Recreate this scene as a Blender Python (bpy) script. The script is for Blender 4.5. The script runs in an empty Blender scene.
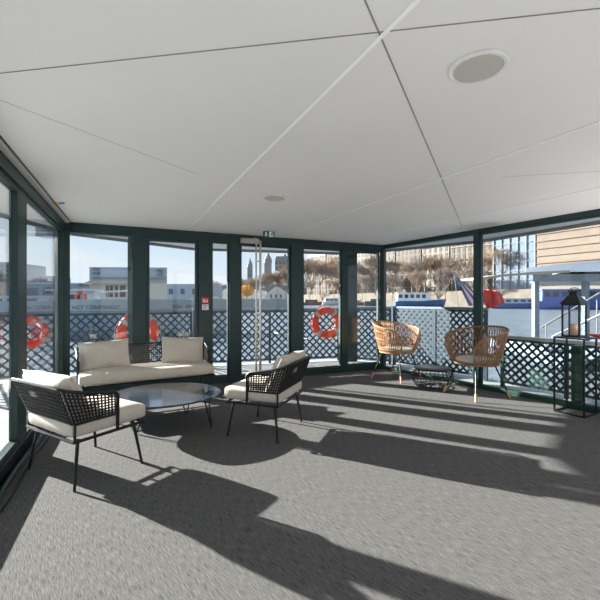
import bpy, math, random
from mathutils import Vector, Matrix
random.seed(7)
C = bpy.context.scene
COL = C.collection
PI = math.pi
CAMH, CEIL, F = 1.30, 2.37, 375.0

# ------------------------------------------------------------ materials
def lin(c):
    return tuple(((x/255)/12.92 if x/255 <= 0.04045 else ((x/255+0.055)/1.055)**2.4) for x in c)
def mat(name, rgb, rough=0.6, metal=0.0, var=0.12, scale=8.0, bump=0.0, spec=0.5, coat=0.0, stretch=(1,1,1)):
    m = bpy.data.materials.new(name); m.use_nodes = True
    nt = m.node_tree; b = nt.nodes['Principled BSDF']
    r, g, bl = lin(rgb)
    tc = nt.nodes.new('ShaderNodeTexCoord'); mp = nt.nodes.new('ShaderNodeMapping')
    mp.inputs['Scale'].default_value = stretch
    nz = nt.nodes.new('ShaderNodeTexNoise'); nz.inputs['Scale'].default_value = scale; nz.inputs['Detail'].default_value = 4
    rp = nt.nodes.new('ShaderNodeValToRGB')
    rp.color_ramp.elements[0].position = 0.3; rp.color_ramp.elements[1].position = 0.7
    rp.color_ramp.elements[0].color = (r*(1-var), g*(1-var), bl*(1-var), 1)
    rp.color_ramp.elements[1].color = (min(1, r*(1+var)), min(1, g*(1+var)), min(1, bl*(1+var)), 1)
    L = nt.links.new
    L(tc.outputs['Object'], mp.inputs['Vector']); L(mp.outputs['Vector'], nz.inputs['Vector'])
    L(nz.outputs['Fac'], rp.inputs['Fac']); L(rp.outputs['Color'], b.inputs['Base Color'])
    b.inputs['Roughness'].default_value = rough; b.inputs['Metallic'].default_value = metal
    b.inputs['Specular IOR Level'].default_value = spec; b.inputs['Coat Weight'].default_value = coat
    if bump:
        bp = nt.nodes.new('ShaderNodeBump'); bp.inputs['Strength'].default_value = bump; bp.inputs['Distance'].default_value = 0.01
        L(nz.outputs['Fac'], bp.inputs['Height']); L(bp.outputs['Normal'], b.inputs['Normal'])
    return m
def glass_mat(name, tint, refl):
    m = bpy.data.materials.new(name); m.use_nodes = True
    nt = m.node_tree; nt.nodes.clear(); L = nt.links.new
    o = nt.nodes.new('ShaderNodeOutputMaterial'); mx = nt.nodes.new('ShaderNodeMixShader')
    t = nt.nodes.new('ShaderNodeBsdfTransparent'); t.inputs['Color'].default_value = (*tint, 1)
    g = nt.nodes.new('ShaderNodeBsdfGlossy'); g.inputs['Roughness'].default_value = 0.01
    fr = nt.nodes.new('ShaderNodeLayerWeight'); fr.inputs['Blend'].default_value = 0.5
    pw = nt.nodes.new('ShaderNodeMath'); pw.operation = 'POWER'; pw.inputs[1].default_value = 5
    mu = nt.nodes.new('ShaderNodeMath'); mu.operation = 'MULTIPLY_ADD'; mu.inputs[1].default_value = .96*refl; mu.inputs[2].default_value = .035*refl
    L(fr.outputs['Facing'], pw.inputs[0]); L(pw.outputs[0], mu.inputs[0]); L(mu.outputs[0], mx.inputs[0]); L(t.outputs[0], mx.inputs[1]); L(g.outputs[0], mx.inputs[2])
    L(mx.outputs[0], o.inputs[0]); return m
def carpet_mat():
    m = bpy.data.materials.new('carpet'); m.use_nodes = True
    nt = m.node_tree; b = nt.nodes['Principled BSDF']; L = nt.links.new
    tc = nt.nodes.new('ShaderNodeTexCoord')
    outs = []
    for ang, sc in ((math.radians(39), (300, 16, 1)), (math.radians(39), (60, 260, 1))):
        vr = nt.nodes.new('ShaderNodeVectorRotate'); vr.rotation_type = 'Z_AXIS'; vr.inputs['Angle'].default_value = -ang
        mp = nt.nodes.new('ShaderNodeMapping'); mp.inputs['Scale'].default_value = sc
        nz = nt.nodes.new('ShaderNodeTexNoise'); nz.inputs['Scale'].default_value = 1.0; nz.inputs['Detail'].default_value = 3
        L(tc.outputs['Object'], vr.inputs['Vector']); L(vr.outputs[0], mp.inputs['Vector']); L(mp.outputs[0], nz.inputs['Vector'])
        outs.append(nz.outputs['Fac'])
    mx = nt.nodes.new('ShaderNodeMath'); mx.operation = 'ADD'; 
    w1 = nt.nodes.new('ShaderNodeMath'); w1.operation = 'MULTIPLY'; w1.inputs[1].default_value = 1.35; L(outs[0], w1.inputs[0]); L(w1.outputs[0], mx.inputs[0])
    w2 = nt.nodes.new('ShaderNodeMath'); w2.operation = 'MULTIPLY'; w2.inputs[1].default_value = .65; L(outs[1], w2.inputs[0]); L(w2.outputs[0], mx.inputs[1])
    rp = nt.nodes.new('ShaderNodeValToRGB'); rp.color_ramp.elements[0].position = 0.36; rp.color_ramp.elements[1].position = 0.64
    hf = nt.nodes.new('ShaderNodeMath'); hf.operation = 'MULTIPLY'; hf.inputs[1].default_value = 0.5
    L(mx.outputs[0], hf.inputs[0]); L(hf.outputs[0], rp.inputs['Fac'])
    rp.color_ramp.elements[0].color = (.052, .050, .050, 1); rp.color_ramp.elements[1].color = (.178, .170, .164, 1)
    L(rp.outputs['Color'], b.inputs['Base Color']); b.inputs['Roughness'].default_value = 0.95
    b.inputs['Specular IOR Level'].default_value = 0.15
    bp = nt.nodes.new('ShaderNodeBump'); bp.inputs['Strength'].default_value = 0.3; bp.inputs['Distance'].default_value = 0.004
    L(hf.outputs[0], bp.inputs['Height']); L(bp.outputs['Normal'], b.inputs['Normal'])
    return m
def water_mat():
    m = mat('river', (92, 103, 112), 0.35, 0, 0.25, 0.35, 0, 0.5, 0, (1, 2.5, 1))
    nt = m.node_tree; b = nt.nodes['Principled BSDF']; L = nt.links.new
    tc = nt.nodes.new('ShaderNodeTexCoord'); nz = nt.nodes.new('ShaderNodeTexNoise'); b.inputs['Specular IOR Level'].default_value = .22; nz.inputs['Scale'].default_value = 1.6
    nz.inputs['Detail'].default_value = 6
    bp = nt.nodes.new('ShaderNodeBump'); bp.inputs['Strength'].default_value = 0.8; bp.inputs['Distance'].default_value = 0.25
    L(tc.outputs['Object'], nz.inputs['Vector']); L(nz.outputs['Fac'], bp.inputs['Height']); L(bp.outputs['Normal'], b.inputs['Normal'])
    return m
M = dict(
    frame=mat('green_frame', (24, 52, 51), 0.42, 0, 0.12, 3), frame_black=mat('black_frame', (16, 22, 24), 0.3),
    ceiling=mat('ceiling_white', (230, 228, 226), 0.75, 0, 0.015, 1.5), strip=mat('white_strip', (252, 252, 250), 0.5, 0, 0.01),
    joint=mat('ceiling_joint', (140, 138, 136), 0.8), soffit=mat('soffit', (225, 224, 222), 0.7, 0, 0.03),
    fascia=mat('fascia', (120, 122, 122), 0.5), pelmet=mat('pelmet', (200, 200, 196), 0.45, 0.0, 0.03),
    carpet=carpet_mat(), deck=mat('deck', (176, 176, 174), 0.7, 0, 0.25, 3, 0.2, 0.4, 0, (1, 14, 1)),
    cushion=mat('cushion', (208, 197, 183), 0.9, 0, 0.05, 40, 0.25, 0.1), piping=mat('piping', (210, 200, 188), 0.9),
    blackmetal=mat('black_metal', (30, 31, 32), 0.42, 0.3), rope=mat('rope', (28, 27, 26), 0.75, 0, 0.35, 60),
    tabletop=mat('table_glaze', (52, 62, 74), 0.16, 0.1, 0.25, 3, 0, 0.7, 0.4),
    rattan=mat('rattan', (186, 140, 98), 0.6, 0, 0.3, 14), rattan_dark=mat('rattan_dark', (146, 108, 78), 0.6, 0, 0.3, 14),
    wood=mat('wood', (214, 160, 112), 0.5, 0, 0.15, 12), steel=mat('steel', (205, 200, 192), 0.25, 0.85, 0.03),
    silver=mat('silver_box', (186, 184, 178), 0.35, 0.3), speaker=mat('speaker_grille', (186, 182, 176), 0.7, 0, 0.1, 200),
    speaker_rim=mat('speaker_rim', (226, 224, 220), 0.5), exit_green=mat('exit_green', (10, 105, 70), 0.5), white=mat('white', (244, 244, 244), 0.5, 0, 0.03),
    red_sign=mat('red_sign', (205, 45, 30), 0.5), ring=mat('ring_orange', (236, 70, 36), 0.5, 0, 0.12, 4), band=mat('ring_band', (190, 188, 180), 0.4),
    lattice=mat('lattice', (44, 62, 74), 0.5, 0, 0.12), lattice_green=mat('lattice_green', (34, 66, 54), 0.5, 0, 0.15), railgrey=mat('rail_grey', (112, 124, 132), 0.45),
    greenpaint=mat('green_paint', (20, 66, 46), 0.4, 0, 0.2, 6), railwhite=mat('rail_white', (196, 195, 190), 0.5),
    banner=mat('banner', (150, 164, 180), 0.6, 0, 0.05, 2), letter=mat('letter', (22, 28, 40), 0.6),
    candle=mat('candle', (222, 178, 156), 0.6, 0, 0.08), yellow=mat('yellow', (240, 190, 40), 0.5), blue=mat('blue', (70, 130, 230), 0.4),
    water=water_mat(), quay=mat('quay_stone', (116, 107, 95), 0.9, 0, 0.2, 0.4), ground=mat('street_ground', (150, 140, 126), 0.9, 0, 0.15, 0.2),
    bark=mat('bark', (134, 118, 104), 0.9, 0, 0.3, 0.5), bark_warm=mat('bark_warm', (146, 120, 96), 0.9, 0, 0.3, 0.5),
    yellowleaf=mat('yellow_leaves', (222, 172, 50), 0.9, 0, 0.3, 0.6), hillgrey=mat('hill_trees', (112, 114, 112), 1, 0, 0.3, 0.12),
    stone_a=mat('stone_a', (124, 114, 102), 0.9, 0, 0.12, 0.25), stone_b=mat('stone_b', (118, 107, 95), 0.9, 0, 0.15, 0.25),
    stone_c=mat('stone_c', (138, 129, 117), 0.9, 0, 0.1, 0.25), winglass=mat('window_glass', (78, 74, 72), 0.3), slate=mat('slate', (120, 122, 128), 0.7),
    paleblue=mat('pale_blue_glazing', (112, 126, 140), 0.3, 0.1, 0.12, 0.2), mullion=mat('mullion', (118, 122, 126), 0.5),
    grey_clad=mat('grey_cladding', (160, 168, 178), 0.6, 0, 0.04, 0.3), cream=mat('cream', (196, 190, 178), 0.8, 0, 0.05), awning=mat('beige_awning', (176, 160, 140), 0.8, 0, 0.06),
    boatwhite=mat('boat_white', (190, 194, 198), 0.35, 0, 0.02), hullblue=mat('hull_blue', (74, 104, 148), 0.4), bargeblue=mat('barge_blue', (84, 98, 168), 0.5, 0, 0.1, 0.4),
    hullgrey=mat('hull_grey', (132, 148, 164), 0.5), hulldark=mat('hull_dark', (62, 60, 62), 0.5), hullbrown=mat('hull_brown', (128, 92, 66), 0.6), hullred=mat('hull_red', (170, 70, 54), 0.5),
    kayak=mat('kayak_red', (225, 50, 26), 0.35, 0, 0.04), redcloth=mat('red_cloth', (230, 84, 74), 0.8, 0, 0.15), bluecloth=mat('blue_cloth', (96, 128, 178), 0.8), tube=mat('tube_grey_green', (58, 84, 84), 0.4),
    glass=glass_mat('glass', (.93, .955, .955), 0.9), lglass=glass_mat('lantern_glass', (.95, .96, .96), 0.7),
)

# ------------------------------------------------------------ mesh builder
class MB:
    def __init__(s): s.v = []; s.f = []
    def add(s, vs, fs):
        o = len(s.v); s.v += [tuple(v) for v in vs]; s.f += [tuple(i+o for i in f) for f in fs]; return s
    def box(s, x0, x1, y0, y1, z0, z1, mtx=None):
        vs = [Vector((x, y, z)) for z in (z0, z1) for x, y in ((x0, y0), (x1, y0), (x1, y1), (x0, y1))]
        if mtx: vs = [mtx @ v for v in vs]
        return s.add(vs, [(3, 2, 1, 0), (4, 5, 6, 7), (0, 1, 5, 4), (1, 2, 6, 5), (2, 3, 7, 6), (3, 0, 4, 7)])
    def prism(s, poly, z0, z1, mtx=None):
        n = len(poly); a = sum(poly[i][0]*poly[(i+1) % n][1]-poly[(i+1) % n][0]*poly[i][1] for i in range(n))
        if a < 0: poly = poly[::-1]
        vs = [Vector((x, y, z0)) for x, y in poly]+[Vector((x, y, z1)) for x, y in poly]
        if mtx: vs = [mtx @ v for v in vs]
        return s.add(vs, [tuple(range(n-1, -1, -1)), tuple(range(n, 2*n))]+[(i, (i+1) % n, n+(i+1) % n, n+i) for i in range(n)])
    def tube(s, pts, r, n=6, closed=False, r1=None):
        pts = [Vector(p) for p in pts]; k = len(pts); vs = []; up = None
        for i, p in enumerate(pts):
            if closed: t = pts[(i+1) % k]-pts[i-1]
            else: t = pts[min(i+1, k-1)]-pts[max(i-1, 0)]
            t.normalize()
            if up is None: up = Vector((0, 0, 1)) if abs(t.z) < .9 else Vector((1, 0, 0))
            a = t.cross(up)
            if a.length < 1e-5: a = t.cross(Vector((0.3, 1, 0)))
            a.normalize(); b = a.cross(t).normalized(); up = b
            rr = r if r1 is None else r+(r1-r)*i/(k-1)
            for j in range(n):
                th = 2*PI*(j+.5)/n; vs.append(p+a*math.cos(th)*rr+b*math.sin(th)*rr)
        fs = []
        for i in range(k if closed else k-1):
            for j in range(n):
                fs.append((i*n+j, ((i+1) % k)*n+j, ((i+1) % k)*n+(j+1) % n, i*n+(j+1) % n))
        if not closed: fs += [tuple(range(n)), tuple(range((k-1)*n+n-1, (k-1)*n-1, -1))]
        return s.add(vs, fs)
    def lathe(s, prof, n=32, mtx=None):   # prof (r,z) from bottom up
        vs = []; k = len(prof)
        for r, z in prof:
            for j in range(n):
                th = 2*PI*j/n; vs.append(Vector((r*math.cos(th), r*math.sin(th), z)))
        if mtx: vs = [mtx @ v for v in vs]
        fs = [(i*n+j, i*n+(j+1) % n, (i+1)*n+(j+1) % n, (i+1)*n+j) for i in range(k-1) for j in range(n)]
        fs += [tuple(range(n-1, -1, -1)), tuple(range((k-1)*n, k*n))]
        return s.add(vs, fs)
    def build(s, name, m, parent=None, smooth=False, bevel=0, sub=0):
        me = bpy.data.meshes.new(name); me.from_pydata(s.v, [], s.f); me.materials.append(m if not isinstance(m, str) else M[m])
        me.update()
        if smooth:
            me.shade_smooth(); me.set_sharp_from_angle(angle=math.radians(40))
        o = bpy.data.objects.new(name, me); COL.objects.link(o)
        if parent: o.parent = parent
        if bevel:
            b = o.modifiers.new('bevel', 'BEVEL'); b.width = bevel; b.segments = 2; b.limit_method = 'ANGLE'
        if sub:
            b = o.modifiers.new('sub', 'SUBSURF'); b.levels = sub; b.render_levels = sub
        return o
def tag(o, label=None, cat=None, group=None, kind=None):
    if label: o['label'] = label
    if cat: o['category'] = cat
    if group: o['group'] = group
    if kind: o['kind'] = kind
    return o
def empty(name, loc, rz=0, label=None, cat=None, group=None, kind=None):
    o = bpy.data.objects.new(name, None); o.empty_display_size = .1; COL.objects.link(o)
    o.location = loc; o.rotation_euler = (0, 0, rz); return tag(o, label, cat, group, kind)
def copy_tree(o, parent=None):
    c = o.copy(); COL.objects.link(c)
    if parent: c.parent = parent
    for ch in list(o.children): copy_tree(ch, c)
    return c
def floor_pt(px, py, z=0.0):
    Y = (CAMH-z)*F/(py-301.0); return Vector(((px-300)/F*Y, Y, z))
def ceil_pt(px, py): 
    Y = (CEIL-CAMH)*F/(301.0-py); return Vector(((px-300)/F*Y, Y, CEIL))
def at(px, py, Y): return Vector(((px-300)/F*Y, Y, CAMH-(py-301)/F*Y))
def structure(o): o['kind'] = 'structure'; return o
def lerp(a, b, t): return a+(b-a)*t

# ------------------------------------------------------------ room shell
L0 = Vector((-3.22, 5.08)); C0 = Vector((1.60, 7.25)); LB = Vector((-0.65, -0.79)); RB = Vector((6.92, -0.79))
class Wall:
    def __init__(s, a, b, inside):
        s.a = Vector(a); s.u = (Vector(b)-s.a).normalized(); s.len = (Vector(b)-s.a).length
        n = Vector((-s.u.y, s.u.x)); 
        if n.dot(inside-s.a) < 0: n = -n
        s.n = n
        s.m = Matrix(((s.u.x, s.n.x, 0, s.a.x), (s.u.y, s.n.y, 0, s.a.y), (0, 0, 1, 0), (0, 0, 0, 1)))
    def s_at(s, px):
        k = (px-300)/F   # X = kY
        return (k*s.a.y-s.a.x)/(s.u.x-k*s.u.y)
    def box(s, mb, s0, s1, z0, z1, d0, d1):
        # keep outward normals whatever the handedness of the wall frame
        p = [s.a+s.u*q+s.n*d for q, d in ((s0, d0), (s1, d0), (s1, d1), (s0, d1))]
        return mb.prism([(v.x, v.y) for v in p], z0, z1)
mid = Vector((1.0, 3.0))
WL = Wall(L0, LB, mid); WB = Wall(L0, C0, mid); WR = Wall(C0, RB, mid)

fl = MB(); fl.prism([tuple(L0), tuple(C0), tuple(RB), tuple(LB)], -0.03, 0)
structure(fl.build('floor', 'carpet'))
dk = MB(); DECK = [(-6.2, -1.2), (-5.8, 5.5), (-4.35, 6.78), (-2.2, 7.85), (0.9, 8.65), (2.1, 8.05), (3.3, 6.3), (3.35, 5.95), (4.75, 3.8), (8.0, -1.2)]
dk.prism(DECK, -0.5, -0.03); structure(dk.build('floor_deck', 'deck'))
cl = MB(); cl.prism([tuple(L0), tuple(C0), tuple(RB), tuple(LB)], CEIL, CEIL+0.04)
structure(cl.build('ceiling', 'ceiling'))
rf = MB(); ROOF = [(-3.9, -1.2), (-3.8, 5.1), (-3.7, 6.1), (-2.25, 7.87), (.9, 8.62), (1.9, 8.1), (3.25, 6.95), (4.15, 5.2), (5.4, 3.3), (8.2, -1.2)]
rf.prism(ROOF, CEIL+0.04, CEIL+0.22); structure(rf.build('ceiling_roof_slab', 'soffit'))
fa = MB()
for i in range(len(ROOF)):
    a = Vector(ROOF[i]); b = Vector(ROOF[(i+1) % len(ROOF)]); u = (b-a).normalized(); n = Vector((-u.y, u.x))
    q = [a-n*-.0, b, b-n*.05, a-n*.05]
    fa.prism([(p.x, p.y) for p in q], CEIL-0.01, CEIL+0.24)
structure(fa.build('trim_1', 'fascia'))

trimn = [1]
def trim(mb, m):
    trimn[0] += 1; return structure(mb.build('trim_%d' % trimn[0], m, bevel=0.003))
def baseboard(w, s0, s1, z1, name, m, d0=-.05, d1=.05):
    mb = MB(); w.box(mb, s0, s1, 0, z1, d0, d1); return structure(mb.build(name, m, bevel=.004))

# head rails
for w, h, s1 in ((WL, .13, WL.len), (WB, .14, WB.len), (WR, .075, WR.len)):
    mb = MB(); w.box(mb, 0.0, s1, CEIL-h, CEIL, -.05, .05); trim(mb, 'frame')
# posts: (wall, px0, px1)
def posts(w, spans, d0=-.06, d1=.06):
    for a, b in spans:
        mb = MB(); w.box(mb, a, b, 0, CEIL, d0, d1); trim(mb, 'frame')
sL = lambda p: WL.s_at(p); sB = lambda p: WB.s_at(p); sR = lambda p: WR.s_at(p)
mb = MB(); mb.prism([(L0.x-.09, L0.y-.02), (L0.x+.02, L0.y+.07), (L0.x+.10, L0.y+.0), (L0.x+.13, L0.y-.04), (L0.x+.03, L0.y-.10)], 0, CEIL); trim(mb, 'frame')
mb = MB(); mb.prism([(C0.x-.07, C0.y-.05), (C0.x, C0.y-.09), (C0.x+.06, C0.y-.03), (C0.x, C0.y+.07)], 0, CEIL); trim(mb, 'frame')
posts(WL, [(sL(22), sL(15))], -.03, .03)
posts(WL, [(4.9, 5.0)])
posts(WB, [(sB(132), sB(146)), (sB(198), sB(211)), (sB(228.5), sB(239)), (sB(290), sB(302)), (sB(340.5), sB(345.5))])
posts(WR, [(sR(475.5), sR(481)), (3.8, 3.9), (5.4, 5.5), (7.6, 7.7)])
rear = Wall(LB, RB, mid)
for q in (0.05, 2.5, 5.0, 7.45):
    mb = MB(); rear.box(mb, q-.05, q+.05, 0, CEIL, -.05, .05); trim(mb, 'frame')
mb = MB(); rear.box(mb, 0, rear.len, CEIL-.13, CEIL, -.05, .05); trim(mb, 'frame')
# bottom rails
mb = MB(); WL.box(mb, 0.05, WL.len, 0, .12, -.06, .05); structure(mb.build('baseboard_left', 'frame_black', bevel=.004))
mb = MB(); WB.box(mb, 0.06, WB.len-.06, 0, .105, -.05, .05); structure(mb.build('baseboard_back', 'frame', bevel=.004))
mb = MB(); WR.box(mb, 0.06, WR.len, 0, .05, -.05, .04); structure(mb.build('baseboard_right', 'greenpaint', bevel=.004))
# windows / doors with leaf frames and panes
cnt = {'window': 0, 'door': 0}
def glazed(kind, w, s0, s1, zb, zt, fw, handle=False, m='frame'):
    if s1 < s0: s0, s1 = s1, s0
    cnt[kind] += 1
    c = w.a+w.u*(s0+s1)/2
    root = empty('%s_%d' % (kind, cnt[kind]), (0, 0, 0), kind='structure')
    if fw > 0:
        f = MB()
        w.box(f, s0, s0+fw, zb, zt, -.03, .03); w.box(f, s1-fw, s1, zb, zt, -.03, .03)
        w.box(f, s0+fw, s1-fw, zb, zb+fw, -.03, .03); w.box(f, s0+fw, s1-fw, zt-fw, zt, -.03, .03)
        f.build('leaf_frame', m, root, bevel=.003)
    g = MB(); w.box(g, s0+fw, s1-fw, zb+fw, zt-fw, -.006, .006); g.build('glass_pane', 'glass', root)
    return root
zt = CEIL-.14
glazed('window', WL, .13, sL(22)-.004, .12, CEIL-.13, .02)
glazed('window', WL, sL(15)+.004, 4.895, .12, CEIL-.13, .045)
glazed('window', WL, 5.005, WL.len, .12, CEIL-.13, .045)
glazed('window', WB, sB(71), sB(132)-.003, .105, zt, 0)
glazed('window', WB, sB(146)+.003, sB(198)-.003, .105, zt, .045)
glazed('window', WB, sB(211)+.003, sB(228.5)-.003, .105, zt, .02)
d = glazed('door', WB, sB(239)+.003, sB(290)-.003, .03, zt, .035)
glazed('window', WB, sB(302)+.003, sB(340.5)-.003, .105, zt, .02)
glazed('window', WB, sB(345.5)+.003, WB.len-.1, .105, zt, .03)
glazed('window', WR, .08, sR(475.5)-.003, .05, CEIL-.075, 0)
glazed('window', WR, sR(481)+.003, 3.795, .05, CEIL-.075, .012)
glazed('window', WR, 3.905, 5.395, .05, CEIL-.075, .012)
glazed('window', WR, 5.505, 7.595, .05, CEIL-.075, .012)

# pelmet along the left wall and its dark gap
mb = MB(); WL.box(mb, .12, WL.len-.05, CEIL-.028, CEIL-.001, .053, .10); trim(mb, 'pelmet')
mb = MB(); WL.box(mb, .12, WL.len-.05, CEIL-.006, CEIL-.0005, .102, .114); trim(mb, 'frame_black')
# ceiling joints and strips
def ceil_line(a, b, wd, th, m, ext0=0, ext1=0):
    a = ceil_pt(*a); b = ceil_pt(*b); u = (b-a).normalized(); a = a-u*ext0; b = b+u*ext1
    n = Vector((-u.y, u.x, 0))*wd/2
    mb = MB(); mb.prism([(p.x, p.y) for p in (a-n, b-n, b+n, a+n)], CEIL-th, CEIL-.0005); trim(mb, m)
ceil_line((365, 0), (462, 226), .007, .0025, 'joint', 1.0)
ceil_line((0, 100), (200, 175), .004, .0012, 'joint', .0)
ceil_line((0, 73), (600, 8), .006, .0025, 'joint', .2, 2)
ceil_line((500, 177), (600, 171), .004, .0012, 'joint')
ceil_line((417, 0), (192, 225), .018, .008, 'strip', 1.0)
ceil_line((600, 121), (292, 232), .015, .007, 'strip', 1.0)
ceil_line((600, 187), (370, 237), .012, .006, 'strip', 1.0)

# ceiling speakers
def speaker(loc):
    r = empty('ceiling_speaker', loc)
    a = MB(); a.lathe([(.108, -.001), (.112, -.012), (.122, -.012), (.126, -.006), (.126, -.0005)][::1], 40); 
    m1 = MB(); n = 48; prof = [(.106, -.012), (.120, -.014), (.126, -.008), (.126, -.0008), (.106, -.0008)]
    vs = [Vector((q*math.cos(2*PI*j/n), q*math.sin(2*PI*j/n), z)) for q, z in prof for j in range(n)]; k = len(prof)
    m1.add(vs, [(i*n+j, ((i+1) % k)*n+j, ((i+1) % k)*n+(j+1) % n, i*n+(j+1) % n) for i in range(k) for j in range(n)])
    m1.build('rim', 'speaker_rim', r, smooth=True)
    g = MB(); g.lathe([(.02, -.0135), (.08, -.012), (.105, -.009), (.105, -.001)], 48); g.build('grille', 'speaker', r, smooth=True)
    return r
p = ceil_pt(478, 67); s1 = speaker((p.x, p.y, CEIL))
tag(s1, 'large-looking round grey ceiling speaker, the one nearest the camera', 'ceiling speaker', 'ceiling speakers')
s2 = copy_tree(s1); p = ceil_pt(274.5, 197.5); s2.location = (p.x, p.y, CEIL)
s2['label'] = 'round grey ceiling speaker farther away, in front of the exit sign'

# little ceiling spot, its yellow and blue reflection built in as coloured parts
p = ceil_pt(58.5, 203); r = empty('ceiling_detector', (p.x, p.y, CEIL), -.4, 'tiny yellow and blue fitting on the ceiling near the left corner', 'detector')
mb = MB(); mb.lathe([(.012, -.02), (.024, -.014), (.028, -.0006)], 20); mb.build('yellow_cap', 'yellow', r, smooth=True)
mb = MB(); mb.box(.03, .085, -.014, .014, -.016, -.0006); mb.build('blue_end', 'blue', r, bevel=.004)

# exit sign hanging from the ceiling
Y = 5.7; pc = at(269, 231, Y)
r = empty('exit_sign', (pc.x, Y, CEIL), .0, 'small green and white emergency exit sign hung from ceiling above the door', 'exit sign')
mb = MB(); mb.box(-.09, .09, -.006, .006, -.105, -.008); mb.build('board', 'exit_green', r, bevel=.002)
for q in (-.046, .046): mb = MB(); mb.box(q-.004, q+.004, -.004, .004, -.01, -.0005); mb.build('bracket', 'steel', r)
mb = MB(); RX = Matrix.Rotation(PI/2, 4, 'X')
mb.prism([(-.045, -.092), (-.072, -.062), (-.055, -.062), (-.055, -.02), (-.035, -.02), (-.035, -.062), (-.018, -.062)], .0065, .0085, RX)
mb.box(.002, .084, -.0085, -.0065, -.099, -.014); mb.build('arrow', 'white', r)
mb = MB()
mb.prism([(.052+.008*math.cos(a*PI/5), -.027+.008*math.sin(a*PI/5)) for a in range(10)], .0088, .0098, RX)
for seg, wd in ((((.05, -.036), (.042, -.062)), .012), (((.048, -.04), (.066, -.05)), .006), (((.046, -.04), (.03, -.048)), .006), (((.042, -.06), (.056, -.074)), .007), (((.056, -.074), (.05, -.092)), .006), (((.042, -.06), (.032, -.078)), .007), (((.032, -.078), (.016, -.08)), .006)):
    a, b = Vector(seg[0]), Vector(seg[1]); u = (b-a).normalized(); n = Vector((-u.y, u.x))*wd/2
    mb.prism([(q.x, q.y) for q in (a-n, b-n, b+n, a+n)], .0088, .0098, RX)
mb.box(.066, .08, -.0098, -.0088, -.092, -.022)
mb.build('running_figure', 'exit_green', r)

# fire notice pair on the wide post
def on_wall(w, s, z, d): p = w.a+w.u*s+w.n*d; return Vector((p.x, p.y, z))
angB = math.atan2(WB.u.y, WB.u.x)
s = sB(204.6); p = on_wall(WB, s, 0, .062); q = 6.0
zr = 1.3-(300.5-301)*p.y/F; zw = 1.3-(307-301)*p.y/F
o = empty('fire_notice', (p.x, p.y, zr), angB, 'square red fire notice stuck on the wide green post', 'sign')
mb = MB(); mb.box(-.055, .055, -.005, 0, -.05, .05); mb.build('plate', 'red_sign', o)
mb = MB(); mb.box(-.04, -.03, -.007, -.005, -.03, .03); mb.box(-.02, .0, -.007, -.005, -.03, .02); mb.prism([(.012, -.03), (.026, .03), (.042, -.03)], .005, .007, RX); mb.build('pictogram', 'white', o)
o = empty('call_notice', (p.x, p.y, zw), angB, 'small white notice just under the red fire notice', 'sign')
mb = MB(); mb.box(-.05, .05, -.005, 0, -.045, .04); mb.build('plate', 'white', o)
mb = MB()
for k in range(3): mb.box(-.035, .03-.01*k, -.0065, -.005, .018-.022*k, .025-.022*k)
mb.build('text_lines', 'letter', o)

# door closer and long pull bars
s = (sB(239)+sB(257))/2; p = on_wall(WB, s, 2.26, .055)
o = empty('door_closer', p, angB, 'silver door closer box at the top of the glazed door', 'door closer')
mb = MB(); mb.box(-.15, .15, -.07, 0, -.03, .05); mb.build('body', 'silver', o, bevel=.008)
mb = MB(); mb.tube([(.12, -.05, .055), (.05, -.09, .055), (.14, -.02, .06)], .008, 6); mb.build('arm', 'steel', o)
p = on_wall(WB, sB(256), 0, .12)
o = empty('door_pull_bar', p, angB, 'pair of tall steel pull bars running the height of the glazed door', 'door handle')
for dx, top in ((-.035, 2.25), (.035, 2.28)):
    mb = MB(); mb.tube([(dx, 0, .03), (dx, 0, top)], .019 if dx > 0 else .014, 12); mb.build('bar', 'steel', o, smooth=True)
for z in (.35, 1.1, 1.95): mb = MB(); mb.tube([(-.035, .02, z), (.0, .085, z), (.035, .02, z)], .008, 8); mb.build('bracket', 'steel', o)

# tubes along the left sill
for k, (off, rr, nm, lb) in enumerate(((.085, .016, 'floor_hose', 'thicker grey green hose lying along the left window sill'), (.14, .010, 'floor_cable', 'thin dark cable lying beside the hose at the left wall'))):
    mb = MB(); pts = []
    for i in range(40):
        s = .45+i*.13; q = WL.a+WL.u*s+WL.n*(off+.012*math.sin(i*.7+k)); pts.append((q.x, q.y, rr+.001))
    mb.tube(pts, rr, 8); tag(mb.build(nm, 'tube' if k == 0 else 'frame_black', smooth=True), lb, 'cable')

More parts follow.
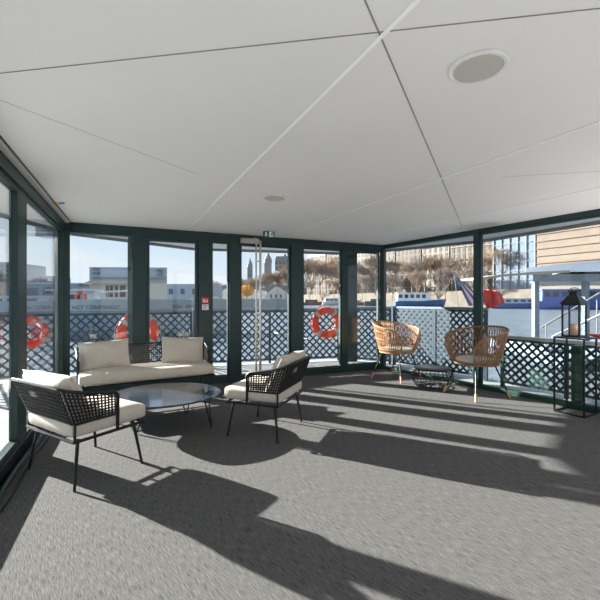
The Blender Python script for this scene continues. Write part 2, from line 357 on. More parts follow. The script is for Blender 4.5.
# ------------------------------------------------------------ soft furniture shapes
def rounded_block(w, d, h, r=.035, bulge=.012, n=10):
    """closed cushion, centred in x,y, from z=0 to h"""
    mb = MB(); hx, hy, hz = w/2, d/2, h/2; idx = {}
    def key(i, j, k): return (i, j, k)
    N = n
    def pos(i, j, k):
        x, y, z = -1+2*i/N, -1+2*j/N, -1+2*k/4
        P = Vector((x*hx, y*hy, z*hz)); inner = Vector((max(-hx+r, min(hx-r, P.x)), max(-hy+r, min(hy-r, P.y)), max(-hz+r, min(hz-r, P.z))))
        dlt = P-inner
        if dlt.length > 1e-9: P = inner+dlt.normalized()*min(r, dlt.length if dlt.length < r else r)
        P.z += bulge*z*(1-x**4)*(1-y**4)
        P.x += bulge*.5*x*(1-z*z)*(1-y**4); P.y += bulge*.5*y*(1-z*z)*(1-x**4)
        P.z += hz
        return P
    def vid(i, j, k):
        q = (i, j, k)
        if q not in idx: idx[q] = len(mb.v); mb.v.append(tuple(pos(i, j, k)))
        return idx[q]
    for i in range(N):
        for j in range(N):
            mb.f.append((vid(i, j, 0), vid(i, j+1, 0), vid(i+1, j+1, 0), vid(i+1, j, 0)))
            mb.f.append((vid(i, j, 4), vid(i+1, j, 4), vid(i+1, j+1, 4), vid(i, j+1, 4)))
    for i in range(N):
        for k in range(4):
            mb.f.append((vid(i, 0, k), vid(i+1, 0, k), vid(i+1, 0, k+1), vid(i, 0, k+1)))
            mb.f.append((vid(i, N, k), vid(i, N, k+1), vid(i+1, N, k+1), vid(i+1, N, k)))
            mb.f.append((vid(0, i, k), vid(0, i, k+1), vid(0, i+1, k+1), vid(0, i+1, k)))
            mb.f.append((vid(N, i, k), vid(N, i+1, k), vid(N, i+1, k+1), vid(N, i, k+1)))
    return mb
def pillow(w, h, t, n=16, wr=.006, seed=1):
    """scatter cushion standing in the XZ plane, centre at origin"""
    rnd = random.Random(seed); ph = [rnd.uniform(0, 6) for _ in range(4)]
    mb = MB()
    def P(u, v, sgn):
        e = (max(0, 1-abs(u)**3.2))**.55*(max(0, 1-abs(v)**3.2))**.55
        x = u*w/2*(1-.05*(1-abs(v)**2)*abs(u)); z = v*h/2*(1-.07*(1-abs(u)**2)*abs(v))
        wrk = wr*(math.sin(5*u+3*v+ph[0])+math.sin(7*v-4*u+ph[1]))*e
        return (x, sgn*(t/2*e+wrk*.6)+wrk*.3, z)
    for sgn in (-1, 1):
        o = len(mb.v)
        for j in range(n+1):
            for i in range(n+1): mb.v.append(P(-1+2*i/n, -1+2*j/n, sgn))
        for j in range(n):
            for i in range(n):
                a = o+j*(n+1)+i; q = (a, a+1, a+n+2, a+n+1)
                mb.f.append(q if sgn < 0 else q[::-1])
    return mb

def make_seat(name, hw, hd, legs_x, with_back=True):
    """rope-woven lounge frame. local +Y is forward; hw half width, hd half depth"""
    r = empty(name, (0, 0, 0))
    zf = .335; fy0, fy1 = -.27, hd
    f = MB()
    f.tube([(-hw, fy0, zf), (hw, fy0, zf), (hw, fy1, zf), (-hw, fy1, zf)], .012, 8, closed=True)
    for k in range(1, int(hw*2/.16)): 
        x = -hw+k*(2*hw)/int(hw*2/.16); f.tube([(x, fy0, zf), (x, fy1, zf)], .006, 6)
    xt = hw+.028   # flare at the top
    arm_y = .05
    # top rail path (left front -> back -> right front) and bottom rail path, matched by parameter
    top = [(-(hw+.005), arm_y, .60), (-(hw+.006), arm_y-.03, .628), (-(hw+.010), -.06, .637), (-(hw+.02), -.22, .668), (-xt, -.335, .700), (-(xt-.03), -.368, .715), (-hw*.5, -.375, .722), (0, -.378, .724),
           (hw*.5, -.375, .722), (xt-.03, -.368, .715), (xt, -.335, .700), (hw+.02, -.22, .668), (hw+.010, -.06, .637), (hw+.006, arm_y-.03, .628), (hw+.005, arm_y, .60)]
    bot = [(-hw, arm_y, .455), (-hw, arm_y-.02, .455), (-hw, -.05, .455), (-hw, -.16, .455), (-hw, -.245, .455), (-(hw-.025), -.27, .455), (-hw*.5, -.27, .455), (0, -.27, .455),
           (hw*.5, -.27, .455), (hw-.025, -.27, .455), (hw, -.245, .455), (hw, -.16, .455), (hw, -.05, .455), (hw, arm_y-.02, .455), (hw, arm_y, .455)]
    top = [Vector(p) for p in top]; bot = [Vector(p) for p in bot]
    cum = [0]
    for i in range(1, len(bot)): cum.append(cum[-1]+(top[i]-top[i-1]).length*.5+(bot[i]-bot[i-1]).length*.5)
    T = cum[-1]
    def S(t, lv):
        q = t*T
        for i in range(1, len(cum)):
            if q <= cum[i]+1e-9: break
        k = (q-cum[i-1])/(cum[i]-cum[i-1]); return lerp(lerp(bot[i-1], bot[i], k), lerp(top[i-1], top[i], k), lv)
    f.tube([(-(hw), arm_y, zf)]+top+[(hw, arm_y, zf)], .0125, 8)
    f.tube(bot, .009, 8)
    for sx in (-1, 1):
        f.tube([(sx*hw, -.262, zf), (sx*hw, -.262, .455)], .009, 6)
        f.tube([(sx*(hw-.004), -.262, .455), (sx*(xt-.006), -.352, .708)], .009, 6)
    f.build('frame', 'blackmetal', r, smooth=True)
    for sx in (-1, 1):
        for sy in (-1, 1):
            l = MB(); l.tube([(sx*(hw-.05), .0+sy*.215, zf), (sx*legs_x, sy*.262, 0)], .0125, 8, r1=.010); l.build('leg', 'blackmetal', r, smooth=True)
    w = MB(); NV = int(T/.026)
    for i in range(1, NV):
        t = i/NV; w.tube([S(t, .0), S(t, .5), S(t, 1.0)], .0062, 4)
    for j in range(1, 9):
        lv = j/9; w.tube([S(i/(NV), lv)+Vector((0, 0, .0)) for i in range(NV+1)],   .0064 if j % 2 else .0056, 4)
    w.build('woven_rope_panel', 'rope', r)
    c = rounded_block(hw*2-.02, hd+.325, .12, .035, .012, 12).build('seat_cushion', 'cushion', r, smooth=True)
    c.location = (0, (hd+.045-.28)/2+.0, .352)
    pp = MB(); pp.tube([(-hw+.03, -.235, 0), (hw-.03, -.235, 0), (hw-.03, hd+.01, 0), (-hw+.03, hd+.01, 0)], .0, 4, closed=True)
    return r

# near lounge chair
def place(o, x, y, fx, fy):
    o.location = (x, y, 0); o.rotation_euler = (0, 0, math.atan2(-fx, fy))
ch = make_seat('lounge_chair', .33, .27, .325)
bc = pillow(.66, .40, .20, 16, .012, 3).build('back_cushion', 'cushion', ch, smooth=True); bc.location = (0, -.215, .60); bc.rotation_euler = (math.radians(27), 0, 0)
tag(ch, 'black rope-woven lounge chair with cream cushions in the left foreground by the sliding window', 'lounge chair', 'rope lounge chairs')
ch2 = copy_tree(ch); ch2['label'] = 'black rope-woven lounge chair standing right of the coffee table, back turned to the right'
place(ch, -1.68, 2.95, .52, .854); place(ch2, -.34, 3.82, -.94, .34)
# sofa
sf = make_seat('sofa', .775, .29, .72)
tag(sf, 'two-seat black rope-woven sofa with long cream seat cushion against the back glazing', 'sofa')
place(sf, -1.93, 4.78, .49, -.87)
rot = Matrix.Rotation(math.atan2(-.49, -.87), 4, 'Z'); Msf = Matrix.Translation((-1.93, 4.78, 0)) @ rot
for x, lb, sd, tw in ((.49, 'cream scatter cushion leaning at the left end of the sofa', 5, .05), (-.46, 'cream scatter cushion leaning at the right end of the sofa', 9, -.06)):
    o = pillow(.57, .38, .16, 16, .008, sd).build('scatter_cushion', 'cushion', smooth=True)
    o.matrix_world = Msf @ Matrix.Translation((x, -.15, .625)) @ Matrix.Rotation(tw, 4, 'Y') @ Matrix.Rotation(math.radians(17), 4, 'X')
    tag(o, lb, 'cushion', 'scatter cushions on the sofa')

# coffee table
tb = empty('coffee_table', (-1.45, 3.9, 0), 0, 'low coffee table with dark glossy organic-shaped top on hairpin legs', 'coffee table')
ctrl = [(-.84, 3.87), (-.92, 4.16), (-1.22, 4.38), (-1.62, 4.36), (-1.9, 4.12), (-1.92, 3.80), (-1.72, 3.56), (-1.38, 3.38), (-1.02, 3.54)]
pts = []; n = len(ctrl)
for i in range(n):
    p0, p1, p2, p3 = (Vector(ctrl[(i+k-1) % n]) for k in range(4))
    for k in range(8):
        t = k/8; pts.append(.5*((2*p1)+(-p0+p2)*t+(2*p0-5*p1+4*p2-p3)*t*t+(-p0+3*p1-3*p2+p3)*t**3))
loc = [(p.x+1.45, p.y-3.9) for p in pts]
mb = MB(); mb.prism(loc, .325, .343); mb.build('table_top', 'tabletop', tb, bevel=.004)
for fx, fy, a in ((-.915+1.45, 3.854-3.9, 0), (-1.31+1.45, 4.32-3.9, 1.5), (-1.60+1.45, 3.66-3.9, -1.7)):
    mb = MB(); u = Vector((math.cos(a+PI/2), math.sin(a+PI/2), 0)); o = Vector((math.cos(a), math.sin(a), 0))
    b = Vector((fx, fy, .0085)); pth = [b-o*.05-u*.09+Vector((0, 0, .318)), b-u*.012+Vector((0, 0, .02)), b-u*.006, b+u*.006, b+u*.012+Vector((0, 0, .02)), b-o*.05+u*.09+Vector((0, 0, .318))]
    mb.tube(pth, .0065, 8); mb.build('hairpin_leg', 'blackmetal', tb, smooth=True)

# wicker tub chairs
def make_wicker(name, shade):
    r = empty(name, (0, 0, 0)); N = 46
    zs = .50
    def rim(th):   # th measured from back; returns height of rim
        c = math.cos(th); return .865+.075*c
    span = math.radians(140)
    def S(th, lv):
        rt, rb = .40, .285
        lvl = lv; zz = lerp(zs-.05, rim(th), lvl); rr = lerp(rb, rt, lvl**.8)
        # front ends come down
        k = max(0, (abs(th)-math.radians(112))/(span-math.radians(112)))
        zz = lerp(zs-.05, lerp(rim(th), zs+.16, k**3), lvl)
        return Vector((rr*1.02*math.sin(th), -rr*math.cos(th)*.95, zz))
    m = MB()
    for i in range(N+1):   # splayed pairs of canes crossing
        th = -span+2*span*i/N
        for sg in (-1, 1):
            pts = [S(max(-span, min(span, th+sg*lv*.20)), lv) for lv in (0, .25, .5, .75, 1)]
            m.tube(pts, .0052, 4)
    for lv in (.12, .2, .52, .80):
        m.tube([S(-span+2*span*i/40, lv) for i in range(41)], .0055, 4)
    m.build('woven_shell', shade, r)
    m = MB(); m.tube([S(-span, .0)]+[S(-span, .5)]+[S(-span+2*span*i/48, 1) for i in range(49)]+[S(span, .5), S(span, 0)], .013, 6)
    m.tube([S(2*PI*i/40, 0) if False else Vector((.29*math.sin(2*PI*i/40), -.272*math.cos(2*PI*i/40), zs-.05)) for i in range(40)], .014, 6, closed=True)
    for k in range(-5, 6):
        x = k*.045; y = .262*math.sqrt(max(0, 1-(x/.275)**2)); m.tube([(x, -y, zs-.05), (x, y, zs-.05)], .005, 4)
    m.build('rim', shade, r, smooth=True)
    c = MB(); c.lathe([(.19, 0), (.245, .008), (.262, .03), (.25, .052), (.18, .062), (.05, .064)], 32); o = c.build('seat_pad', 'cushion', r, smooth=True); o.location = (0, .005, zs-.038)
    for sx, sy in ((-1, -1), (1, -1), (-1, 1), (1, 1)):
        a = Vector((sx*.16, sy*.16, zs-.055)); b = Vector((sx*.295, sy*.295, 0)); l = MB(); k = .78
        l.tube([a, lerp(a, b, k)], .011, 8); lo = l.build('leg', 'blackmetal', r, smooth=True)
        l = MB(); l.tube([lerp(a, b, k), b], .016, 8, r1=.014); l.build('wooden_tip', 'wood', lo, smooth=True)
    return r
wc = make_wicker('wicker_chair', 'rattan'); wc2 = make_wicker('wicker_chair', 'rattan_dark')
tag(wc, 'tan wicker tub chair with cream pad in the far corner', 'wicker chair', 'wicker tub chairs')
tag(wc2, 'brown wicker tub chair with wooden leg tips, the one nearer the lantern', 'wicker chair', 'wicker tub chairs')
place(wc, 1.63, 6.33, .65, -.76); place(wc2, 2.43, 5.18, -.94, -.34)
# wire basket table
wt = empty('wire_table', (2.02, 5.72, 0), 0, 'low round black wire table on the floor between the two wicker chairs', 'side table')
m = MB()
for i in range(28):
    th = 2*PI*i/28; d = Vector((math.cos(th), math.sin(th), 0))
    m.tube([d*.12+Vector((0, 0, .006)), d*.25+Vector((0, 0, .02)), d*.30+Vector((0, 0, .10)), d*.30+Vector((0, 0, .19)), d*.24+Vector((0, 0, .265))], .004, 4)
for rr, z in ((.12, .006), (.25, .02), (.30, .10), (.30, .19), (.24, .265)):
    m.tube([(rr*math.cos(2*PI*i/32), rr*math.sin(2*PI*i/32), z) for i in range(32)], .006, 5, closed=True)
m.build('wire_basket', 'blackmetal', wt)
m = MB(); m.lathe([(.27, .272), (.275, .276), (.275, .284), (.27, .288)], 40); m.build('tray_top', 'blackmetal', wt, smooth=True)

# lantern stand + lantern + candle
sx, sy = 3.205, 4.37; ang = math.atan2(4.167-4.43, 3.15-2.99)
st = empty('plinth_stand', (sx, sy, 0), ang, 'tall dark wire-frame cube stand under the lantern by the right window', 'stand')
m = MB(); h = .15; H = .88; t = .008
for a in (-h, h):
    for b in (-h, h): m.box(a-t, a+t, b-t, b+t, 0, H)
for z in (.0, H-2*t):
    for a in (-h, h): m.box(a-t, a+t, -h+t, h-t, z, z+2*t); m.box(-h+t, h-t, a-t, a+t, z, z+2*t)
m.build('wire_frame', 'blackmetal', st)
m = MB(); m.box(-h+t, h-t, -h+t, h-t, H-.007, H); m.build('glass_shelf', 'lglass', st)
lt = empty('lantern', (sx-.01, sy+.0, H), ang, 'black metal candle lantern with pitched roof standing on the wire-frame stand', 'lantern')
q = .085; m = MB(); m.box(-q-.01, q+.01, -q-.01, q+.01, 0.001, .022); m.build('base', 'blackmetal', lt, bevel=.003)
m = MB()
for a in (-q, q):
    for b in (-q, q): m.box(a-.008, a+.008, b-.008, b+.008, .022, .385)
    m.box(a-.008, a+.008, -q+.008, q-.008, .369, .385); m.box(-q+.008, q-.008, a-.008, a+.008, .369, .385)
m.build('frame', 'blackmetal', lt)
m = MB()
for a in (-q, q): m.box(a-.001, a+.001, -q+.008, q-.008, .022, .369); m.box(-q+.008, q-.008, a-.001, a+.001, .022, .369)
m.build('glass_panes', 'lglass', lt)
m = MB(); e = q+.02; g = .042
vs = [(-e, -e, .385), (e, -e, .385), (e, e, .385), (-e, e, .385), (-e, -e, .392), (e, -e, .392), (e, e, .392), (-e, e, .392), (-g, -g, .49), (g, -g, .49), (g, g, .49), (-g, g, .49)]
m.add(vs, [(3, 2, 1, 0)]+[(i, (i+1) % 4, 4+(i+1) % 4, 4+i) for i in range(4)]+[(4+i, 4+(i+1) % 4, 8+(i+1) % 4, 8+i) for i in range(4)]+[(8, 9, 10, 11)])
m.box(-.038, .038, -.038, .038, .49, .52); m.box(-.048, .048, -.048, .048, .52, .53)
for a in (-.04, 0, .04): 
    for b in (-.04, .04): m.box(a-.006, a+.006, b-.006, b+.006, .53, .548)
m.build('roof', 'blackmetal', lt)
m = MB(); m.tube([(.055*math.cos(a*PI/12), .0, .53+.045*math.sin(a*PI/12)) for a in range(13)], .004, 6); m.build('handle', 'blackmetal', lt)
m = MB(); m.lathe([(.036, 0), (.04, .004), (.04, .125), (.034, .13), (.01, .126)], 28); o = m.build('candle', 'candle', smooth=True)
o.location = (sx-.01, sy, H+.0225); tag(o, 'pale pink pillar candle standing inside the black lantern', 'candle')

# ------------------------------------------------------------ railings outside
def lattice_railing(a, b, top, m, rail_m, pitch, label, nseg, z0=.03, slat=.034, post_w=.05, bottom=True, rail_w=.05):
    a = Vector(a); b = Vector(b); L = (b-a).length; ang = math.atan2(b.y-a.y, b.x-a.x)
    r = empty('lattice_railing', (a.x, a.y, -.03), ang, label, 'railing', 'lattice railings around the deck')
    top += .03
    R = MB(); R.box(0, L, -rail_w/2, rail_w/2, top-.045, top); R.build('top_rail', rail_m, r, bevel=.004)
    seg = L/nseg
    for i in range(nseg+1):
        x = min(max(i*seg, post_w/2), L-post_w/2); P = MB(); P.box(x-post_w/2, x+post_w/2, -.02, .02, 0.0, top-.045); P.build('post', m, r)
    for i in range(nseg):
        x0, x1 = i*seg+post_w/2+.001, (i+1)*seg-post_w/2-.001; zb, ztp = z0+.03, top-.047
        w, h = x1-x0, ztp-zb; P = MB()
        P.box(x0, x1, -.012, .012, zb, zb+.035); P.box(x0, x1, -.012, .012, ztp-.035, ztp)
        for sg in (-1, 1):
            c = -h if sg > 0 else 0
            k = c
            while k < w+h:
                # line x = x0 + k + sg*(z)  clipped to rect
                pts = []
                zlo, zhi = 0, h
                if sg > 0: zlo = max(0, -k); zhi = min(h, w-k)
                else: zlo = max(0, k-w); zhi = min(h, k)
                if zhi-zlo > .02:
                    A = Vector((x0+k+sg*zlo, 0, zb+zlo)); B = Vector((x0+k+sg*zhi, 0, zb+zhi)); d = (B-A).normalized(); nn = Vector((-d.z, 0, d.x))*slat/2
                    y0, y1 = (-.010, -.001) if sg > 0 else (.001, .010)
                    vs = [A-nn, B-nn, B+nn, A+nn]
                    P.add([Vector((v.x, y0, v.z)) for v in vs]+[Vector((v.x, y1, v.z)) for v in vs], [(0, 1, 2, 3), (7, 6, 5, 4), (0, 4, 5, 1), (1, 5, 6, 2), (2, 6, 7, 3), (3, 7, 4, 0)])
                k += pitch
        P.build('lattice_panel', m, r)
    return r
lattice_railing((-5.6, 5.6), (-4.3, 6.6), 1.12, 'lattice', 'railgrey', .155, 'dark lattice railing outside the left sliding window', 1)
lattice_railing((-4.28, 6.62), (-2.2, 7.65), 1.12, 'lattice', 'railgrey', .155, 'dark lattice railing outside behind the sofa', 2)
lattice_railing((-2.18, 7.66), (.88, 8.44), 1.14, 'lattice', 'railgrey', .155, 'dark lattice railing outside the glazed door', 2)
lattice_railing((.92, 8.44), (1.92, 7.9), 1.17, 'lattice', 'railgrey', .145, 'short dark lattice railing outside the back right corner', 1)
lattice_railing((1.96, 7.86), (3.1, 6.2), 1.19, 'lattice', 'railgrey', .13, 'dark lattice railing outside behind the wicker chairs', 2)
lattice_railing((3.14, 5.86), (4.62, 3.62), .77, 'lattice_green', 'railwhite', .12, 'low dark green lattice railing with pale top rail, outside the right window', 3, rail_w=.12)
# solid green cabinet behind the stand (seen through the right window)
m = MB(); a = on_wall(WR, sR(566), 0, -.14); b = on_wall(WR, sR(576), 0, -.14); u = (b-a).normalized(); n = Vector((WR.n.x, WR.n.y, 0))
m.prism([(a.x, a.y), (b.x, b.y), (b.x-n.x*.12, b.y-n.y*.12), (a.x-n.x*.12, a.y-n.y*.12)], -.03, .74)
tag(m.build('deck_locker', 'greenpaint', bevel=.006), 'narrow dark green locker outside the right window behind the lantern stand', 'locker')
# banners
def segs(A, B, px):
    A = Vector(A); B = Vector(B); u = (B-A).normalized(); k = (px-300)/F; return (k*A.y-A.x)/(u.x-k*u.y)
def banner(a, b, z0, z1, label, texts):
    a = Vector(a); b = Vector(b); L = (b-a).length; ang = math.atan2(b.y-a.y, b.x-a.x)
    r = empty('railing_banner', (a.x, a.y, 0), ang, label, 'banner', 'grey banners along the railing top')
    m = MB(); m.box(0, L, -.006, .006, z0, z1); m.build('cloth', 'banner', r)
    for txt, s0, size in texts:
        cu = bpy.data.curves.new('lettering', 'FONT'); cu.body = txt; cu.size = size; cu.extrude = .002
        to = bpy.data.objects.new('tmp', cu); COL.objects.link(to)
        dg = bpy.context.evaluated_depsgraph_get(); me = bpy.data.meshes.new_from_object(to.evaluated_get(dg))
        bpy.data.objects.remove(to); me.materials.clear(); me.materials.append(M['letter'])
        lo = bpy.data.objects.new('lettering', me); COL.objects.link(lo); lo.parent = r
        lo.location = (s0, -.0085, z0+.03); lo.rotation_euler = (PI/2, 0, 0)
banner((-5.6, 5.6), (-4.3, 6.6), 1.125, 1.30, 'grey banner strip on the railing outside the left window', [('W .COST', segs((-5.6, 5.6), (-4.3, 6.6), 25), .085)])
banner((-4.28, 6.62), (-2.2, 7.65), 1.125, 1.33, 'grey banner strip with dark lettering above the railing behind the sofa', [('HCT CONTRHOST', segs((-4.28, 6.62), (-2.2, 7.65), 72), .092), ('TOU . PIST', segs((-4.28, 6.62), (-2.2, 7.65), 172), .092)])
banner((-2.18, 7.66), (.0, 8.21), 1.145, 1.34, 'plain grey banner strip above the railing outside the glazed door', [])

# life rings
def life_ring():
    r = empty('life_ring', (0, 0, 0)); n, k = 48, 14; R0, r0 = .275, .078
    def torus(a0, a1, steps, rr, closed):
        m = MB(); pts = [(R0*math.cos(lerp(a0, a1, i/steps)), 0, R0*math.sin(lerp(a0, a1, i/steps))) for i in range(steps if closed else steps+1)]
        k = 12; vs = []
        for p in pts:
            c = Vector(p).normalized()
            for j in range(k):
                th = 2*PI*j/k; vs.append(Vector(p)+c*math.cos(th)*rr+Vector((0, 1, 0))*math.sin(th)*rr*.75)
        N = len(pts); fs = [(i*k+j, i*k+(j+1) % k, ((i+1) % N)*k+(j+1) % k, ((i+1) % N)*k+j) for i in range(N if closed else N-1) for j in range(k)]
        if not closed: fs += [tuple(range(k-1, -1, -1)), tuple(range((N-1)*k, N*k))]
        m.add(vs, fs); return m
    torus(0, 2*PI, n, r0, True).build('ring_body', 'ring', r, smooth=True)
    for q in range(4):
        a = PI/4+q*PI/2+.1; torus(a-.13, a+.13, 5, r0+.004, False).build('reflective_band', 'band', r, smooth=True)
    m = MB(); pts = []
    for i in range(48):
        a = 2*PI*i/48; rr = R0+r0+.012+.022*abs(math.sin(2*(a-.885))); pts.append((rr*math.cos(a), 0, rr*math.sin(a)))
    m.tube(pts, .006, 5, closed=True); m.build('grab_rope', 'band', r)
    return r
lr = life_ring(); tag(lr, 'orange life ring hanging on the railing directly behind the sofa', 'life ring', 'orange life rings on the railings')
def put_ring(o, px, py, A, B, sc, off=.09):
    A = Vector(A); B = Vector(B); u = (B-A).normalized(); k = (px-300)/F; t = (k*A.y-A.x)/(u.x-k*u.y); p = A+u*t; n = Vector((u.y, -u.x))
    if n.dot(-p) < 0: n = -n
    p = p+n*off; o.location = (p.x, p.y, CAMH-(py-301)/F*p.y); o.rotation_euler = (0, 0, math.atan2(u.y, u.x)); o.scale = (sc,)*3
put_ring(lr, 138, 332, (-4.28, 6.62), (-2.2, 7.65), 1.05)
l2 = copy_tree(lr); l2['label'] = 'orange life ring hanging on the railing right of the glazed door'; put_ring(l2, 325.5, 322.5, (-2.18, 7.66), (.88, 8.44), .98)
l3 = copy_tree(lr); l3['label'] = 'orange life ring seen through the left sliding window'; put_ring(l3, 31, 332, (-5.6, 5.6), (-4.3, 6.6), .74)

# canopy posts outside
for k, (px, w, Y, lb) in enumerate(((352, .22, 8.28, 'dark grey post holding the canopy outside the back right pane'), (131.5, .10, 6.4, 'slim dark grey post holding the canopy outside behind the sofa'))):
    p = at(px, 301, Y); m = MB(); m.box(p.x-w/2, p.x+w/2, Y-.04, Y+.04, -.03, CEIL+.04); tag(m.build('canopy_post', 'mullion' if 0 else 'frame', bevel=.004), lb, 'post')
# heater box under the left soffit
p = at(46, 231, 5.6); m = MB(); m.box(p.x-.09, p.x+.09, 5.5, 5.72, CEIL-.12, CEIL+.04); tag(m.build('soffit_heater', 'hullgrey', bevel=.005), 'small grey box fixed under the roof overhang outside the left window', 'heater')

# ------------------------------------------------------------ river, banks
WZ = -1.0
m = MB(); m.box(-600, 600, -60, 900, WZ-.5, WZ); structure(m.build('ground_river', 'water'))
A0 = Vector((-7, 260)); B0 = Vector((88, 110)); ub = (B0-A0).normalized(); nb = Vector((ub.y, -ub.x))
if nb.dot(-A0) < 0: nb = -nb
def bank(s, back): p = A0+ub*s-nb*back; return p
# right bank quay: wall + lower quay + raised street
q = [bank(-40, 0), bank(260, 0), bank(260, 260), bank(-40, 260)]
m = MB(); m.prism([(p.x, p.y) for p in q], WZ-.4, 1.6); structure(m.build('ground_lower_quay', 'quay'))
q = [bank(-40, 9), bank(260, 9), bank(260, 260), bank(-40, 260)]
m = MB(); m.prism([(p.x, p.y) for p in q], 1.6, 5.6); structure(m.build('ground_street', 'quay'))
# left far bank
m = MB(); m.prism([(-260, 88), (-30, 240), (-23, 300), (-120, 600), (-400, 600)], WZ-.4, 1.5); structure(m.build('ground_left_bank', 'quay'))
m = MB()
hp = [(-130, 390), (60, 330), (100, 420), (-130, 470)]
NX = 40
vs = []; fs = []
for i in range(NX+1):
    for j in range(9):
        x = lerp(-190, 60, i/NX); y = lerp(330, 470, j/8); prof = math.sin(PI*min(1, j/8+.02)); hgt = (8+26*max(0, min(1, (x+120)/150)))*prof+random.uniform(-1.2, 1.2)*prof
        vs.append((x, y, 0.5+max(0, hgt)))
for i in range(NX):
    for j in range(8): a = i*9+j; fs.append((a, a+9, a+10, a+1))
m.add(vs, fs); structure(m.build('ground_hill', 'hillgrey'))

# bare trees
def tree_mesh(name, H, seed, spread=.5, twig=.045, col='bark'):
    rnd = random.Random(seed); T = MB(); B = MB()
    def grow(mb, p, d, L, r, lv):
        e = p+d*L; mid = p+d*L*.5+Vector((rnd.uniform(-1, 1), rnd.uniform(-1, 1), 0))*L*.04
        (T if lv == 0 else B).tube([p, mid, e], r, 5 if lv < 2 else 3, r1=max(twig*.7, r*.6))
        if lv >= 6: return
        n = 5 if lv == 0 else (3 if lv < 5 else 3)
        for i in range(n):
            a = 2*PI*(i+rnd.random()*.8)/n; k = spread*rnd.uniform(.7, 1.35)
            s = Vector((math.cos(a), math.sin(a), 0)); nd = (d+s*k+Vector((0, 0, .28))).normalized()
            st = lerp(p, e, rnd.uniform(.6, 1) if lv else rnd.uniform(.8, 1))
            grow(mb, st, nd, L*rnd.uniform(.66, .9), max(twig, r*.55), lv+1)
    grow(T, Vector((0, 0, 0)), Vector((0, 0, 1)), H*.22, H*.016, 0)
    r = empty(name, (0, 0, 0)); T.build('trunk', col, r); B.build('branches', col, r); return r
protos = [tree_mesh('bare_tree', 20, 11), tree_mesh('bare_tree', 18, 23, .6), tree_mesh('bare_tree', 19, 37, .5, .05, 'bark_warm')]
used = [False]*3; tn = 0
def pos_px(px, back):   # point on the right bank at picture column px, 'back' metres behind the waterline
    k = (px-300)/F; a = A0-nb*back; t = (k*a.y-a.x)/(ub.x-k*ub.y); p = a+ub*t; return p
def put_tree(p, z, which, sc, label, group):
    global tn
    if used[which]: t = copy_tree(protos[which])
    else: t = protos[which]; used[which] = True
    t.location = (p[0], p[1], z); t.rotation_euler = (0, 0, tn*1.7); t.scale = (sc, sc, sc); tn += 1; tag(t, label, 'tree', group); return t
GR = 'bare trees along the right bank'
for i, px in enumerate([296, 304, 312, 320, 329, 338, 347, 357, 366, 376, 388, 400, 412, 425, 438, 452, 467, 484, 502, 521]):
    p = pos_px(px, 13+(i % 3)*3); Y = p.y; sc = max(.75, Y/230)*1.0
    where = 'behind the back glazing' if px < 385 else ('behind the white and blue boat' if px < 450 else 'in front of the stone facades at the right')
    put_tree(p, 5.6 if i % 2 else 5.6, i % 3, sc*(1.25+.12*(i*7%4)), 'bare brown tree on the far bank '+where, GR+', '+where)
for i, px in enumerate([310, 334, 362, 393, 418, 445, 474]):
    p = pos_px(px, 4.5); where = 'on the lower quay by the water'
    put_tree(p, 1.6, (i+1) % 3, .95, 'smaller bare tree growing on the lower quay across the river', 'bare trees on the lower quay')
for i, (px, Y, sc) in enumerate([(214, 300, .85), (222, 290, .75), (232, 300, .85), (243, 310, 1.0), (252, 300, 1.05), (260, 295, 1.1), (268, 300, 1.2), (276, 290, 1.25), (284, 285, 1.35), (292, 280, 1.4)]):
    p = at(px, 301, Y); put_tree((p.x, Y), 1.4, i % 3, sc*1.25, 'bare brown tree far away behind the glazed door', 'bare trees behind the glazed door')
# yellow leafed tree
p = at(246.5, 292, 240); r = empty('yellow_tree', (p.x, 240, 1.4), 0, 'small tree with yellow autumn leaves seen through the glazed door', 'tree')
m = MB(); m.tube([(0, 0, 0), (0, 0, 5)], .4, 6); m.build('trunk', 'bark', r)
m = MB(); rnd = random.Random(4)
for i in range(700):
    a = rnd.uniform(0, 2*PI); b = rnd.uniform(-1, 1); rr = rnd.uniform(.5, 1)**.5; c = Vector((4.6*rr*math.cos(a)*math.sqrt(1-b*b), 3.5*rr*math.sin(a)*math.sqrt(1-b*b), 6.6+3.6*rr*b))
    u = Vector((rnd.uniform(-1, 1), rnd.uniform(-1, 1), rnd.uniform(-1, 1))).normalized()*.5; v = u.cross(Vector((rnd.random(), rnd.random(), 1))).normalized()*.4
    w = u.cross(v).normalized()*.12
    m.add([c-u-v, c+u-v, c+u+v, c-u+v, c+w*2], [(3, 2, 1, 0), (0, 1, 4), (1, 2, 4), (2, 3, 4), (3, 0, 4)])
m.build('foliage', 'yellowleaf', r)

